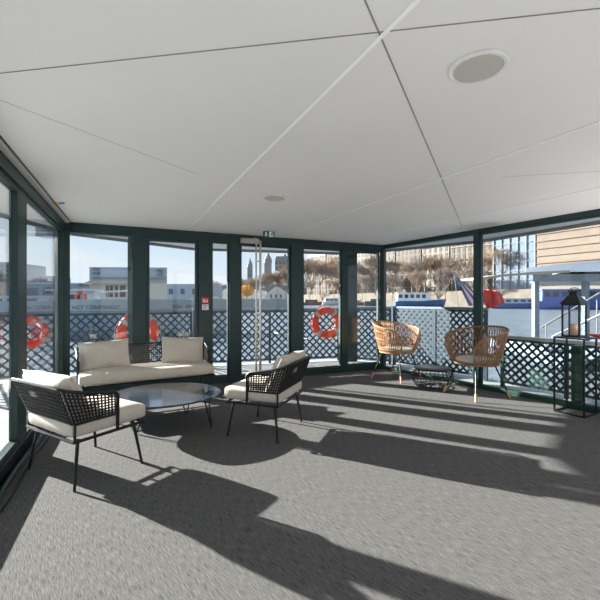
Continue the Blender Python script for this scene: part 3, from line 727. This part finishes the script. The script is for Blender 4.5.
# ------------------------------------------------------------ buildings of the right bank
winm = {}
def win_mesh(w, h, m='winglass'):
    k = (w, h, m)
    if k not in winm:
        b = MB(); b.box(-w/2, w/2, -.12, .12, 0, h); me = bpy.data.meshes.new('window'); me.from_pydata(b.v, [], b.f); me.materials.append(M[m]); winm[k] = me
    return winm[k]
def facade(name, p, ang, W, D, H, z0, m, cols, rows, label, group=None, ww=1.5, wh=2.6, roof=True, cornice=True):
    """local x along the facade, local -y faces the river"""
    r = empty(name, (p[0], p[1], z0), ang, label, 'building', group)
    b = MB(); b.box(0, W, 0, D, 0, H); b.build('wall', m, r)
    if cornice:
        c = MB()
        for k in range(1, rows+1, 2): z = H*k/rows-.25; c.box(-.1, W+.1, -.45, -.001, z, z+.45)
        c.build('cornice', 'stone_c', r)
    if roof:
        q = MB(); q.add([(0, -.3, H), (W, -.3, H), (W, D, H), (0, D, H), (.8, 1.8, H+4), (W-.8, 1.8, H+4), (W-.8, D-1.8, H+4), (.8, D-1.8, H+4)], [(3, 2, 1, 0), (0, 1, 5, 4), (1, 2, 6, 5), (2, 3, 7, 6), (3, 0, 4, 7), (4, 5, 6, 7)]); q.build('roof', 'slate', r)
        ch = MB(); ch.box(W*.3, W*.3+1.6, 3, 5, H+4, H+6); ch.box(W*.7, W*.7+1.6, 3, 5, H+4, H+6); ch.build('chimneys', 'stone_b', r)
    for j in range(rows):
        for i in range(cols):
            o = bpy.data.objects.new('window', win_mesh(ww, wh)); COL.objects.link(o); o.parent = r
            o.location = (W*(i+.5)/cols, -.02, H*j/rows+(H/rows-wh)*.55)
    return r
angb = math.atan2(ub.y, ub.x)   # local x runs along the bank towards the right; local -y must face river
def sgn_ok():
    v = Vector((math.sin(angb), -math.cos(angb))); return v.dot(nb) > 0
assert sgn_ok()
spans = [(-30, 26, 30), (-3, 24, 31), (22, 22, 32), (45, 20, 31), (66, 18, 29), (85, 17, 28), (103, 15, 26), (119, 15, 25), (135, 14, 24)]
descs = ['stone apartment building farthest left behind the bare trees', 'stone apartment building second from the left behind the bare trees', 'stone apartment building third from the left behind the bare trees',
 'stone apartment building fourth from the left, above the back right corner', 'stone apartment building left half behind the white boat', 'stone apartment building right behind the white and blue boat',
 'stone apartment building behind the blue striped flag', 'stone apartment building seen above the red flag', 'stone apartment building next to the pale glass building']
for i, (s0, W, H) in enumerate(spans):
    p = bank(s0, 34); facade('apartment_building', p, angb, W-.02+(.3 if i < 3 else 0)*0, 14, H, 5.6, ('stone_a', 'stone_b', 'stone_c')[i % 3], max(4, int(W/3.0)), 8, descs[i], 'stone buildings of the far bank')
# pale glass building and stone one at right
p = bank(138.5, 12); r = empty('glass_building', (p.x, p.y, 5.6), angb, 'pale blue glass-fronted building at the upper right beyond the canopy', 'building')
Wg = 15.5
b = MB(); b.box(0, Wg, 0, 14, 0, 22); b.build('glazed_wall', 'paleblue', r)
b = MB()
for k in range(6): b.box(Wg*k/5-.2, Wg*k/5+.2, -.4, -.001, 0, 22)
for k in range(0, 6): b.box(-.2, Wg+.2, -.25, -.001, 3.5*k, 3.5*k+.3)
b.build('mullions', 'mullion', r)
p = bank(155, 11); r = empty('ashlar_building', (p.x, p.y, 5.6), angb, 'beige stone building with long horizontal ledges at the right edge', 'building')
b = MB(); b.box(0, 45, 0, 14, 0, 24); b.build('wall', 'stone_a', r)
b = MB()
for k in range(8): b.box(-.2, 45, -.35, -.001, 2.6*k+1.2, 2.6*k+1.5)
b.build('ledges', 'hullbrown', r)
# church towers and ridge block
for px, top, w, lb in ((250, 258, 4.5, 'slender dark church tower on the skyline, left of the pull bars'), (268, 252, 6.5, 'taller dark church tower on the skyline, right of the pull bars')):
    Y = 360; p = at(px, top, Y); r = empty('church_tower', (p.x, Y, 10), 0, lb, 'tower', 'church towers on the skyline')
    h = p.z-10; b = MB(); b.box(-w/2, w/2, -w/2, w/2, 0, h*.72); b.build('shaft', 'slate', r)
    b = MB(); b.lathe([(w*.55, h*.72), (w*.6, h*.76), (w*.5, h*.84), (w*.2, h*.93), (.3, h)], 8); b.build('spire', 'slate', r)
p = at(275, 301, 340); facade('ridge_building', (p.x, 340), -.15, 26, 10, 9, 29, 'stone_c', 8, 2, 'long pale building on the ridge at the right of the church towers', None, 1.4, 2.6, True, False)
# white gabled boathouse
p = at(268, 301, 225); r = empty('boathouse', (p.x, 225, 1.5), -.2, 'small white gabled house on the far bank seen through the glazed door', 'building')
b = MB(); b.box(0, 10, 0, 6, 0, 5); b.add([(0, -.3, 5), (10, -.3, 5), (10, 6, 5), (0, 6, 5), (5, -.3, 8.5), (5, 6, 8.5)], [(3, 2, 1, 0), (0, 1, 4), (3, 5, 2), (0, 4, 5, 3), (1, 2, 5, 4)]); b.build('walls', 'cream', r)
for k in range(3): 
    o = bpy.data.objects.new('window', win_mesh(1.2, 2.2)); COL.objects.link(o); o.parent = r; o.location = (2+3*k, -.1, 1.6)

# ------------------------------------------------------------ left bank buildings
Y = 80; s = Y/F
def bx(px): return (px-300)*s
def bz(py): return CAMH+(301-py)*s
r = empty('exhibition_hall', (bx(92), Y, -1), -.0, 'modern grey clad flat-roofed building seen behind the sofa', 'building')
W = bx(167)-bx(92)
b = MB(); b.add([(0, -1, bz(283)+1), (W, 0, bz(283)+1), (W-5.2, 14, bz(283)+1), (-3, 14, bz(283)+1), (0, -1, bz(267.5)+1), (W, 0, bz(267.5)+1), (W-5.2, 14, bz(267)+1), (-3, 14, bz(269)+1)], [(3, 2, 1, 0), (4, 5, 6, 7), (0, 1, 5, 4), (1, 2, 6, 5), (2, 3, 7, 6), (3, 0, 4, 7)]); b.build('upper_storey', 'grey_clad', r)
b = MB(); b.prism([(0, 0), (W, 0), (W-5, 13), (0, 13)], WZ-.5+1, bz(283)+1); b.build('ground_storey', 'cream', r)
for (x0, x1, y0, y1) in ((95.5, 102, 268.5, 270), (95.5, 102, 272.5, 274.5), (158, 163, 270, 271.3), (158, 163, 273.5, 275.3), (95.5, 166, 277.6, 279)):
    b = MB(); b.box(bx(x0)-bx(92), bx(x1)-bx(92), -1.35, -.3, bz(y1)+1, bz(y0)+1); b.build('ribbon_window', 'slate', r)
Y2 = 60; s2_ = Y2/F
def cx(px): return (px-300)*s2_
def cz(py): return CAMH+(301-py)*s2_
r = empty('river_pavilion', (cx(88), Y2, WZ), 0, 'cream river pavilion with beige awning and square windows behind the sofa', 'building')
W = cx(136)-cx(88); b = MB(); b.box(0, W, 0, 5, -.3, cz(284)-WZ); b.build('wall', 'cream', r)
b = MB(); b.prism([(-.3, cz(284)-WZ), (W+.3, cz(284)-WZ), (W+.3, cz(281)-WZ), (1.2, cz(280.5)-WZ)], -5, 1.2, Matrix.Rotation(PI/2, 4, 'X')); b.build('awning', 'awning', r)
for y0, y1 in ((285.5, 290.5), (292, 297)):
    for x0, x1 in ((106, 109), (110, 113), (115, 118), (120, 125.5), (129.5, 133)):
        b = MB(); b.box(cx(x0)-cx(88), cx(x1)-cx(88), -.08, .04, cz(y1)-WZ, cz(y0)-WZ); b.build('window', 'hulldark', r)
# distant low blocks at far left and right of B
for x0, x1, y0, lb, mm in ((165, 212, 284, 'long low grey building on the horizon right of the exhibition hall', 'grey_clad'), (-60, 12, 262, 'dark glass office block at the far left edge', 'slate'), (14, 40, 275, 'grey distant buildings seen through the left sliding window', 'slate')):
    p = at(x0, 301, 150); q = at(x1, y0, 150); r = empty('distant_block', (p.x, 150, WZ), 0, lb, 'building')
    b = MB(); b.box(0, q.x-p.x, 0, 20, 0, q.z-WZ); b.build('wall', mm, r)
    n = 4 if 'far left' not in lb else 10
    for j in range(2 if n == 4 else 4):
        for i in range(n):
            o = bpy.data.objects.new('window', win_mesh(1.6, 1.2)); COL.objects.link(o); o.parent = r; o.location = ((q.x-p.x)*(i+.5)/n, -.02, (q.z-WZ)*(.55+.11*j))

# ------------------------------------------------------------ boats
def boat(name, L, W, fb, hull_m, cab_m, label, cab=(.12, .62, 1.6), deckhouse=None, loc=(0, 0), rz=0, group='moored boats', stripe=None):
    r = empty(name, (loc[0], loc[1], WZ), rz, label, 'boat', group)
    m = MB(); n = 14; rings = []
    for i in range(n+1):
        t = i/n; x = -L/2+L*t; k = 1 if t < .6 else max(0.02, math.cos((t-.6)/.4*PI/2)**.7); k *= (.85+.15*min(1, t/.15))
        sh = fb*(1+.35*max(0, t-.55)/.45); rake = .06*L*max(0, t-.8)/.2
        hw = W/2*k
        rings.append([(x+rake, -hw, sh), (x+rake*.4, -hw*.85, fb*.3), (x, -hw*.55, -.25), (x, hw*.55, -.25), (x+rake*.4, hw*.85, fb*.3), (x+rake, hw, sh)])
    for q in rings: m.v += q
    for i in range(n):
        for j in range(6):
            a = i*6+j; b = i*6+(j+1) % 6; m.f.append((a, b, b+6, a+6))
    m.f.append(tuple(range(6))); m.f.append(tuple(n*6+5-j for j in range(6)))
    m.build('hull', hull_m, r)
    x0, x1, h = -L/2+L*cab[0], -L/2+L*cab[1], cab[2]
    c = MB(); z = fb*.9; cw = W*.38
    c.add([(x0, -cw, z), (x1+h*.5, -cw, z), (x1+h*.5, cw, z), (x0, cw, z), (x0+.2, -cw*.9, z+h), (x1, -cw*.9, z+h), (x1, cw*.9, z+h), (x0+.2, cw*.9, z+h)], [(3, 2, 1, 0), (4, 5, 6, 7), (0, 1, 5, 4), (1, 2, 6, 5), (2, 3, 7, 6), (3, 0, 4, 7)])
    c.build('cabin', cab_m, r)
    c = MB(); c.box(x0-.25, x1+.35, -cw-.1, cw+.1, z+h+.002, z+h+.14); c.build('cabin_roof', 'boatwhite', r)
    nw = max(2, int((x1-x0)/2.0))
    for k in range(nw):
        xa = lerp(x0+.5, x1-.1, k/nw); xb = xa+(x1-x0)/nw*.62; c = MB(); c.box(xa, xb, -cw-.02, -cw*.9+.02, z+h*.42, z+h*.82); c.build('window', 'hulldark', r)
    c = MB()
    c.tube([(x1+h*.6, -W*.3, fb+.9), (L*.42, -W*.12, fb+1.1), (L*.42, W*.12, fb+1.1), (x1+h*.6, W*.3, fb+.9)], .04, 4)
    for (xx, yy) in ((x1+h*.6, -W*.3), (L*.42, -W*.12), (x1+h*.6, W*.3)): c.tube([(xx, yy, fb*.95), (xx, yy, fb+1.0)], .04, 4)
    c.build('bow_rail', 'steel', r)
    return r
p = at(419, 301, 148); boat('river_boat', 19, 4.6, 2.3, 'hullblue', 'white', 'white cabin boat with blue hull moored across the river, above the wicker chairs', (.04, .66, 3.4), None, (p.x, 148), -.05)
p = at(160, 301, 26); boat('motor_yacht', 7.6, 2.4, 1.5, 'boatwhite', 'boatwhite', 'white motor yacht right behind the middle sofa pane', (.1, .6, .7), None, (p.x+.6, 27), .12)
p = at(90, 301, 24); boat('tour_boat', 6.5, 2.4, 1.9, 'hullgrey', 'boatwhite', 'grey-hulled tour boat moored behind the leftmost back pane', (.2, .5, 1.2), None, (p.x, 24), 0)
l4 = copy_tree(lr); l4['label'] = 'small distant orange life ring on the cabin of the grey-hulled tour boat'; p = at(81, 297, 22.95); l4.location = p; l4.rotation_euler = (0, 0, 0); l4.scale = (1.05,)*3
p = at(40, 301, 40); boat('tour_boat', 13, 3, 1.9, 'boatwhite', 'boatwhite', 'white low boat seen through the left sliding window', (.1, .6, 1.0), None, (p.x, 40), -.1)
p = at(76, 301, 48); boat('cabin_boat', 10, 3.4, 1.6, 'boatwhite', 'paleblue', 'pale blue cabin boat left of the cream pavilion', (.1, .8, 3.0), None, (p.x-2, 48), 0)
p = at(311, 301, 205); boat('barge', 11, 4.5, 1.5, 'hullbrown', 'hullbrown', 'small brown barge on the far water right of the glazed door', (.2, .8, 1.6), None, (p.x, 205), 0)
p = at(334, 301, 200); boat('cabin_boat', 12, 4.5, 1.8, 'boatwhite', 'boatwhite', 'white boat on the far water just above the right life ring', (.1, .7, 2.0), None, (p.x, 200), 0)
p = at(361, 301, 190); boat('barge', 15, 4.5, 1.7, 'hullred', 'boatwhite', 'white boat with red hull beside the dark canopy post', (.1, .5, 1.0), None, (p.x, 190), -.1)
p = at(374, 301, 175); boat('barge', 9, 4.5, 2.2, 'hulldark', 'hulldark', 'dark boat at the back right corner across the water', (.3, .8, 1.2), None, (p.x, 175), -.1)
p = at(277, 301, 205); boat('barge', 12, 4.5, 2.2, 'hulldark', 'hullgrey', 'dark barge in front of the white gabled house', (.2, .7, 1.6), None, (p.x, 205), 0)
p = at(262, 301, 190); boat('cabin_boat', 8, 3.5, 1.5, 'boatwhite', 'boatwhite', 'small white boat seen between the pull bars and the gabled house', (.2, .7, 1.5), None, (p.x, 190), 0)
p = at(522, 301, 112); boat('long_barge', 17, 4.5, 1.6, 'hullblue', 'boatwhite', 'low blue and white barge right of the red flag', (.08, .8, 1.5), None, (p.x, 112), -.25)
p = at(592, 301, 100); boat('long_barge', 27, 5, 2.3, 'bargeblue', 'bargeblue', 'long bright blue barge behind the lantern', (.04, .85, 3.3), None, (p.x, 100), -.25)

# cars on the far street
for i, px in enumerate((398, 404.5, 411, 417)):
    p = pos_px(px, 6); r = empty('parked_car', (p.x, p.y, 1.6), angb, 'pale parked car on the far quay behind the white boat', 'car', 'parked cars on the far quay')
    b = MB(); b.prism([(-2.1, .4), (2.1, .4), (2.1, .9), (1.3, 1.0), (.7, 1.5), (-1.1, 1.5), (-1.8, .95), (-2.1, .9)], -.85, .85, RX); b.build('body', 'boatwhite' if i % 2 else 'slate', r)
    for x in (-1.3, 1.3):
        for y in (-.8, .8): b = MB(); b.lathe([(.33, -.1), (.33, .1)], 12, Matrix.Translation((x, y, .33)) @ RX); b.build('wheel', 'hulldark', r)

# ------------------------------------------------------------ pontoon with canopy at right
r = empty('pontoon_canopy', (0, 0, WZ), 0, 'neighbouring pontoon shelter with white and grey roof on steel columns, behind the lantern', 'shelter')
def pz(py, Y): return CAMH+(301-py)*Y/F-WZ
b = MB(); b.box(9.6, 20, 14.3, 19, -.3, .45); b.build('pontoon_deck', 'hullgrey', r)
def fx(px, Y=14.1): return (px-300)*Y/F
def shear(b):
    b.v = [(x+(y-14.1)*.72, y, z) for x, y, z in b.v]; return b
b = MB(); b.box(8.75, 20, 14.2, 18, pz(281.5, 14.2), pz(274, 14.2)); shear(b).build('roof_beam', 'fascia', r)
b = MB(); b.prism([(fx(526), pz(272.2, 14.1)+.01), (fx(800), pz(270, 14.1)), (fx(800), pz(252, 14.1)), (fx(600), pz(260, 14.1)), (fx(560), pz(264, 14.1)), (fx(527), pz(268, 14.1))], -18, -14.1, RX); shear(b).build('white_roof', 'white', r)
for px in (535.5, 585.5): 
    x = at(px, 301, 14.6).x; b = MB(); b.box(x-.09, x+.09, 14.5, 14.7, .45, pz(281, 14.2)); b.build('column', 'railgrey', r)
r2 = empty('gangway', (0, 0, WZ), 0, 'gangway with sloping steel handrails behind the lantern', 'gangway')
b = MB(); 
b.tube([tuple(at(541, 328, 13.8)-Vector((0, 0, WZ))), tuple(at(578, 306, 13.4)-Vector((0, 0, WZ))), tuple(at(625, 278, 12.9)-Vector((0, 0, WZ)))], .035, 6); b.build('handrail', 'fascia', r2)
b = MB(); b.tube([tuple(at(552, 337, 13.0)-Vector((0, 0, WZ))), tuple(at(600, 315, 12.6)-Vector((0, 0, WZ))), tuple(at(640, 296, 12.3)-Vector((0, 0, WZ)))], .04, 6); b.build('handrail', 'railwhite', r2)
for px in (546, 597, 622):
    b = MB(); p = at(px, 325 if px == 546 else (297 if px == 597 else 281), 13.5); b.tube([(p.x, 13.5, .1), (p.x, 13.5, p.z-WZ)], .025, 6); b.build('stanchion', 'fascia', r2)
b = MB(); b.add([(8.6, 12.4, .1), (13.2, 12.4, .9), (13.2, 13.9, .9), (8.6, 13.9, .1), (8.6, 12.4, .2), (13.2, 12.4, 1.0), (13.2, 13.9, 1.0), (8.6, 13.9, .2)], [(3, 2, 1, 0), (4, 5, 6, 7), (0, 1, 5, 4), (1, 2, 6, 5), (2, 3, 7, 6), (3, 0, 4, 7)]); b.build('walkway', 'hullgrey', r2)
r = empty('beige_awning', (0, 0, 0), 0, 'long flat beige awning reaching left from the pontoon shelter', 'awning')
b = MB(); b.tube([tuple(at(500, 301, 17).xy)+(0,), (0, 0, 0)], .0, 3) if False else None
m = MB(); P = [at(480, 278.5, 12.2), at(500, 275.5, 12.2), at(530, 273, 12.2), at(570, 271, 12.2)]
top = [Vector((p.x, p.y, p.z)) for p in P]; vs = []
for p in top: vs += [(p.x, p.y, p.z-.05), (p.x, p.y+1.5, p.z-.0), (p.x, p.y+1.5, p.z+.06), (p.x, p.y, p.z+.03)]
fs = []
for i in range(3):
    for j in range(4): fs.append((i*4+j, (i+1)*4+j, (i+1)*4+(j+1) % 4, i*4+(j+1) % 4))
fs += [(0, 1, 2, 3), (15, 14, 13, 12)]
m.add(vs, fs); m.build('canopy', 'awning', r)
m = MB(); p = at(556, 271.5, 13.6); m.tube([(p.x, 13.0, p.z-.03), (p.x, 14.22, p.z-.12)], .03, 6); m.build('bracket_arm', 'railgrey', r)

# kayak, flags
r = empty('kayak', (5.05, 4.5, .72), math.atan2(-2.87, 1.9)+.15, 'bright orange red kayak bow outside the right window', 'kayak')
m = MB(); n = 16; vs = []
for i in range(n+1):
    t = i/n; x = -1.3+2.6*t; k = max(.03, math.sin(PI*min(.999, max(.001, t)))**.7)
    for j in range(10):
        a = 2*PI*j/10; vs.append((x, .28*k*math.cos(a), .14*k*math.sin(a)+.10*(abs(2*t-1))**3))
fs = [(i*10+j, (i+1)*10+j, (i+1)*10+(j+1) % 10, i*10+(j+1) % 10) for i in range(n) for j in range(10)]+[tuple(range(10)), tuple(range(n*10+9, n*10-1, -1))]
m.add(vs, fs); m.build('hull', 'kayak', r, smooth=True)
m = MB(); m.tube([(.28*math.cos(a*PI/12), .13*math.sin(a*PI/12), .135) for a in range(24)], .018, 6, closed=True); m.build('cockpit_rim', 'hulldark', r)
m = MB(); m.box(-.6, -.54, -.2, .2, -1.72, -.1); m.box(.54, .6, -.2, .2, -1.72, -.1); m.build('cradle', 'frame', r)
def cloth(pts2, th, fold, Y):   # pts2: outline grid rows of (px,py) pairs left->right
    m = MB(); R = len(pts2); K = 12; vs = []
    for sd in (0, 1):
        for (a, b) in pts2:
            for i in range(K+1):
                q = at(lerp(a[0], b[0], i/K), lerp(a[1], b[1], i/K), Y); q.y += fold*math.sin(i*1.3)+(.012 if sd else 0); vs.append(q)
    w = K+1; fs = []
    for j in range(R-1):
        for i in range(K):
            a = j*w+i; fs.append((a, a+w, a+w+1, a+1)); o = R*w; fs.append((o+a, o+a+1, o+a+w+1, o+a+w))
    m.add(vs, fs); return m
r = empty('striped_flag', (0, 0, 0), 0, 'blue and white striped flag drooping from a pole outside, left of the right window post', 'flag')
for k in range(5):
    rows = []
    for t in (0, .25, .5, .75, 1):
        # flag corner at top-left (455,276); lower end spans (467..476, 306)
        l0 = Vector((455, 276)).lerp(Vector((469, 306)), t); l1 = Vector((457, 277)).lerp(Vector((490, 305)), min(1, t*1.0))
        a = l0.lerp(l1, k/5); b = l0.lerp(l1, (k+1)/5); rows.append((a, b))
    cloth(rows, .01, .01, 9.2).build('stripe', 'bluecloth' if k % 2 == 0 else 'white', r)
m = MB(); a = at(455, 275, 9.22); b = at(478, 318, 9.22); m.tube([(a.x-.02, 9.23, a.z+.03), (b.x-.2, 9.23, -.9)], .009, 6); m.build('pole', 'railgrey', r)
r = empty('red_flag', (0, 0, 0), 0, 'bunched red flag outside, right of the right window post', 'flag')
rows = [((484, 289), (499, 291)), ((482, 295), (503, 297)), ((483, 302), (505, 303)), ((488, 309), (499, 306))]
cloth(rows, .01, .06, 8.6).build('cloth', 'redcloth', r)
m = MB(); a = at(487, 286, 8.65); m.tube([(a.x, 8.68, -1.0), (a.x, 8.68, a.z)], .014, 6); m.build('pole', 'frame', r)

# ------------------------------------------------------------ light
sd = Vector((-.893, .45, 0)).normalized(); el = math.radians(20)
tosun = sd*math.cos(el)+Vector((0, 0, math.sin(el)))
lg = bpy.data.lights.new('sun', 'SUN'); lg.energy = 24; lg.angle = math.radians(.6); lg.color = (1.0, .955, .905)
so = bpy.data.objects.new('sun', lg); COL.objects.link(so); so.rotation_euler = tosun.to_track_quat('Z', 'Y').to_euler(); so.location = tosun*60
W = bpy.data.worlds.new('world'); C.world = W; W.use_nodes = True; nt = W.node_tree; nt.nodes.clear(); L = nt.links.new
out = nt.nodes.new('ShaderNodeOutputWorld'); bg = nt.nodes.new('ShaderNodeBackground'); tc = nt.nodes.new('ShaderNodeTexCoord')
sp = nt.nodes.new('ShaderNodeSeparateXYZ'); rp = nt.nodes.new('ShaderNodeValToRGB')
L(tc.outputs['Generated'], sp.inputs[0]); L(sp.outputs['Z'], rp.inputs['Fac'])
e = rp.color_ramp.elements; e[0].position = 0.0; e[0].color = (.86, .93, 1.0, 1); e[1].position = .9; e[1].color = (.34, .52, .86, 1)
x = rp.color_ramp.elements.new(.25); x.color = (.60, .77, .98, 1)
nz = nt.nodes.new('ShaderNodeTexNoise'); nz.inputs['Scale'].default_value = 3.2; nz.inputs['Detail'].default_value = 7
mp = nt.nodes.new('ShaderNodeMapping'); mp.inputs['Scale'].default_value = (1, 1, 3); L(tc.outputs['Generated'], mp.inputs[0]); L(mp.outputs[0], nz.inputs['Vector'])
cr = nt.nodes.new('ShaderNodeValToRGB'); cr.color_ramp.elements[0].position = .46; cr.color_ramp.elements[1].position = .72; L(nz.outputs['Fac'], cr.inputs['Fac'])
mx = nt.nodes.new('ShaderNodeMix'); mx.data_type = 'RGBA'; L(cr.outputs['Color'], mx.inputs[0]); L(rp.outputs['Color'], mx.inputs[6]); mx.inputs[7].default_value = (.96, .97, 1, 1)
L(mx.outputs[2], bg.inputs['Color']); bg.inputs['Strength'].default_value = 1.0; L(bg.outputs[0], out.inputs[0])

# added fill lights, unseen behind the camera and to its right, brightening the ceiling
up = None
for x, y in ((.6, -.45), (2.6, -.45), (4.9, -.4), (4.7, 1.2), (3.9, 3.3)):
    if up is None:
        up = empty('added_fill_light', (x, y, 0), 0, 'added unseen fill light in a black floor housing that brightens the ceiling', 'fill light', 'added fill lights')
        b = MB(); b.lathe([(.11, 0), (.12, .01), (.12, .14), (.105, .14), (.10, .06), (.02, .055)], 28); b.build('housing', 'blackmetal', up, smooth=True)
        ld = bpy.data.lights.new('fill_light', 'AREA'); ld.shape = 'DISK'; ld.size = .18; ld.energy = 17; ld.color = (1, .96, .92)
        lo = bpy.data.objects.new('fill_light', ld); COL.objects.link(lo); lo.parent = up; lo.location = (0, 0, .135); lo.rotation_euler = (PI, 0, 0)
    else:
        o = copy_tree(up); o.location = (x, y, 0)
        if x > 3:
            for c in o.children:
                if c.type == 'LIGHT': c.data = c.data.copy(); c.data.energy = 34
# ------------------------------------------------------------ camera
cam = bpy.data.cameras.new('camera'); cam.lens = 36*F/600; cam.sensor_width = 36; cam.shift_y = 1/600; cam.clip_end = 2000; cam.clip_start = .05
co = bpy.data.objects.new('camera', cam); COL.objects.link(co); co.location = (0, 0, CAMH); co.rotation_euler = (PI/2, 0, 0); C.camera = co
C.view_settings.view_transform = 'Standard'; C.view_settings.look = 'None'; C.view_settings.gamma = 1; C.view_settings.use_curve_mapping = False
C.view_settings.exposure = 0.15
C.cycles.transparent_max_bounces = 24; C.cycles.max_bounces = 10; C.cycles.diffuse_bounces = 6
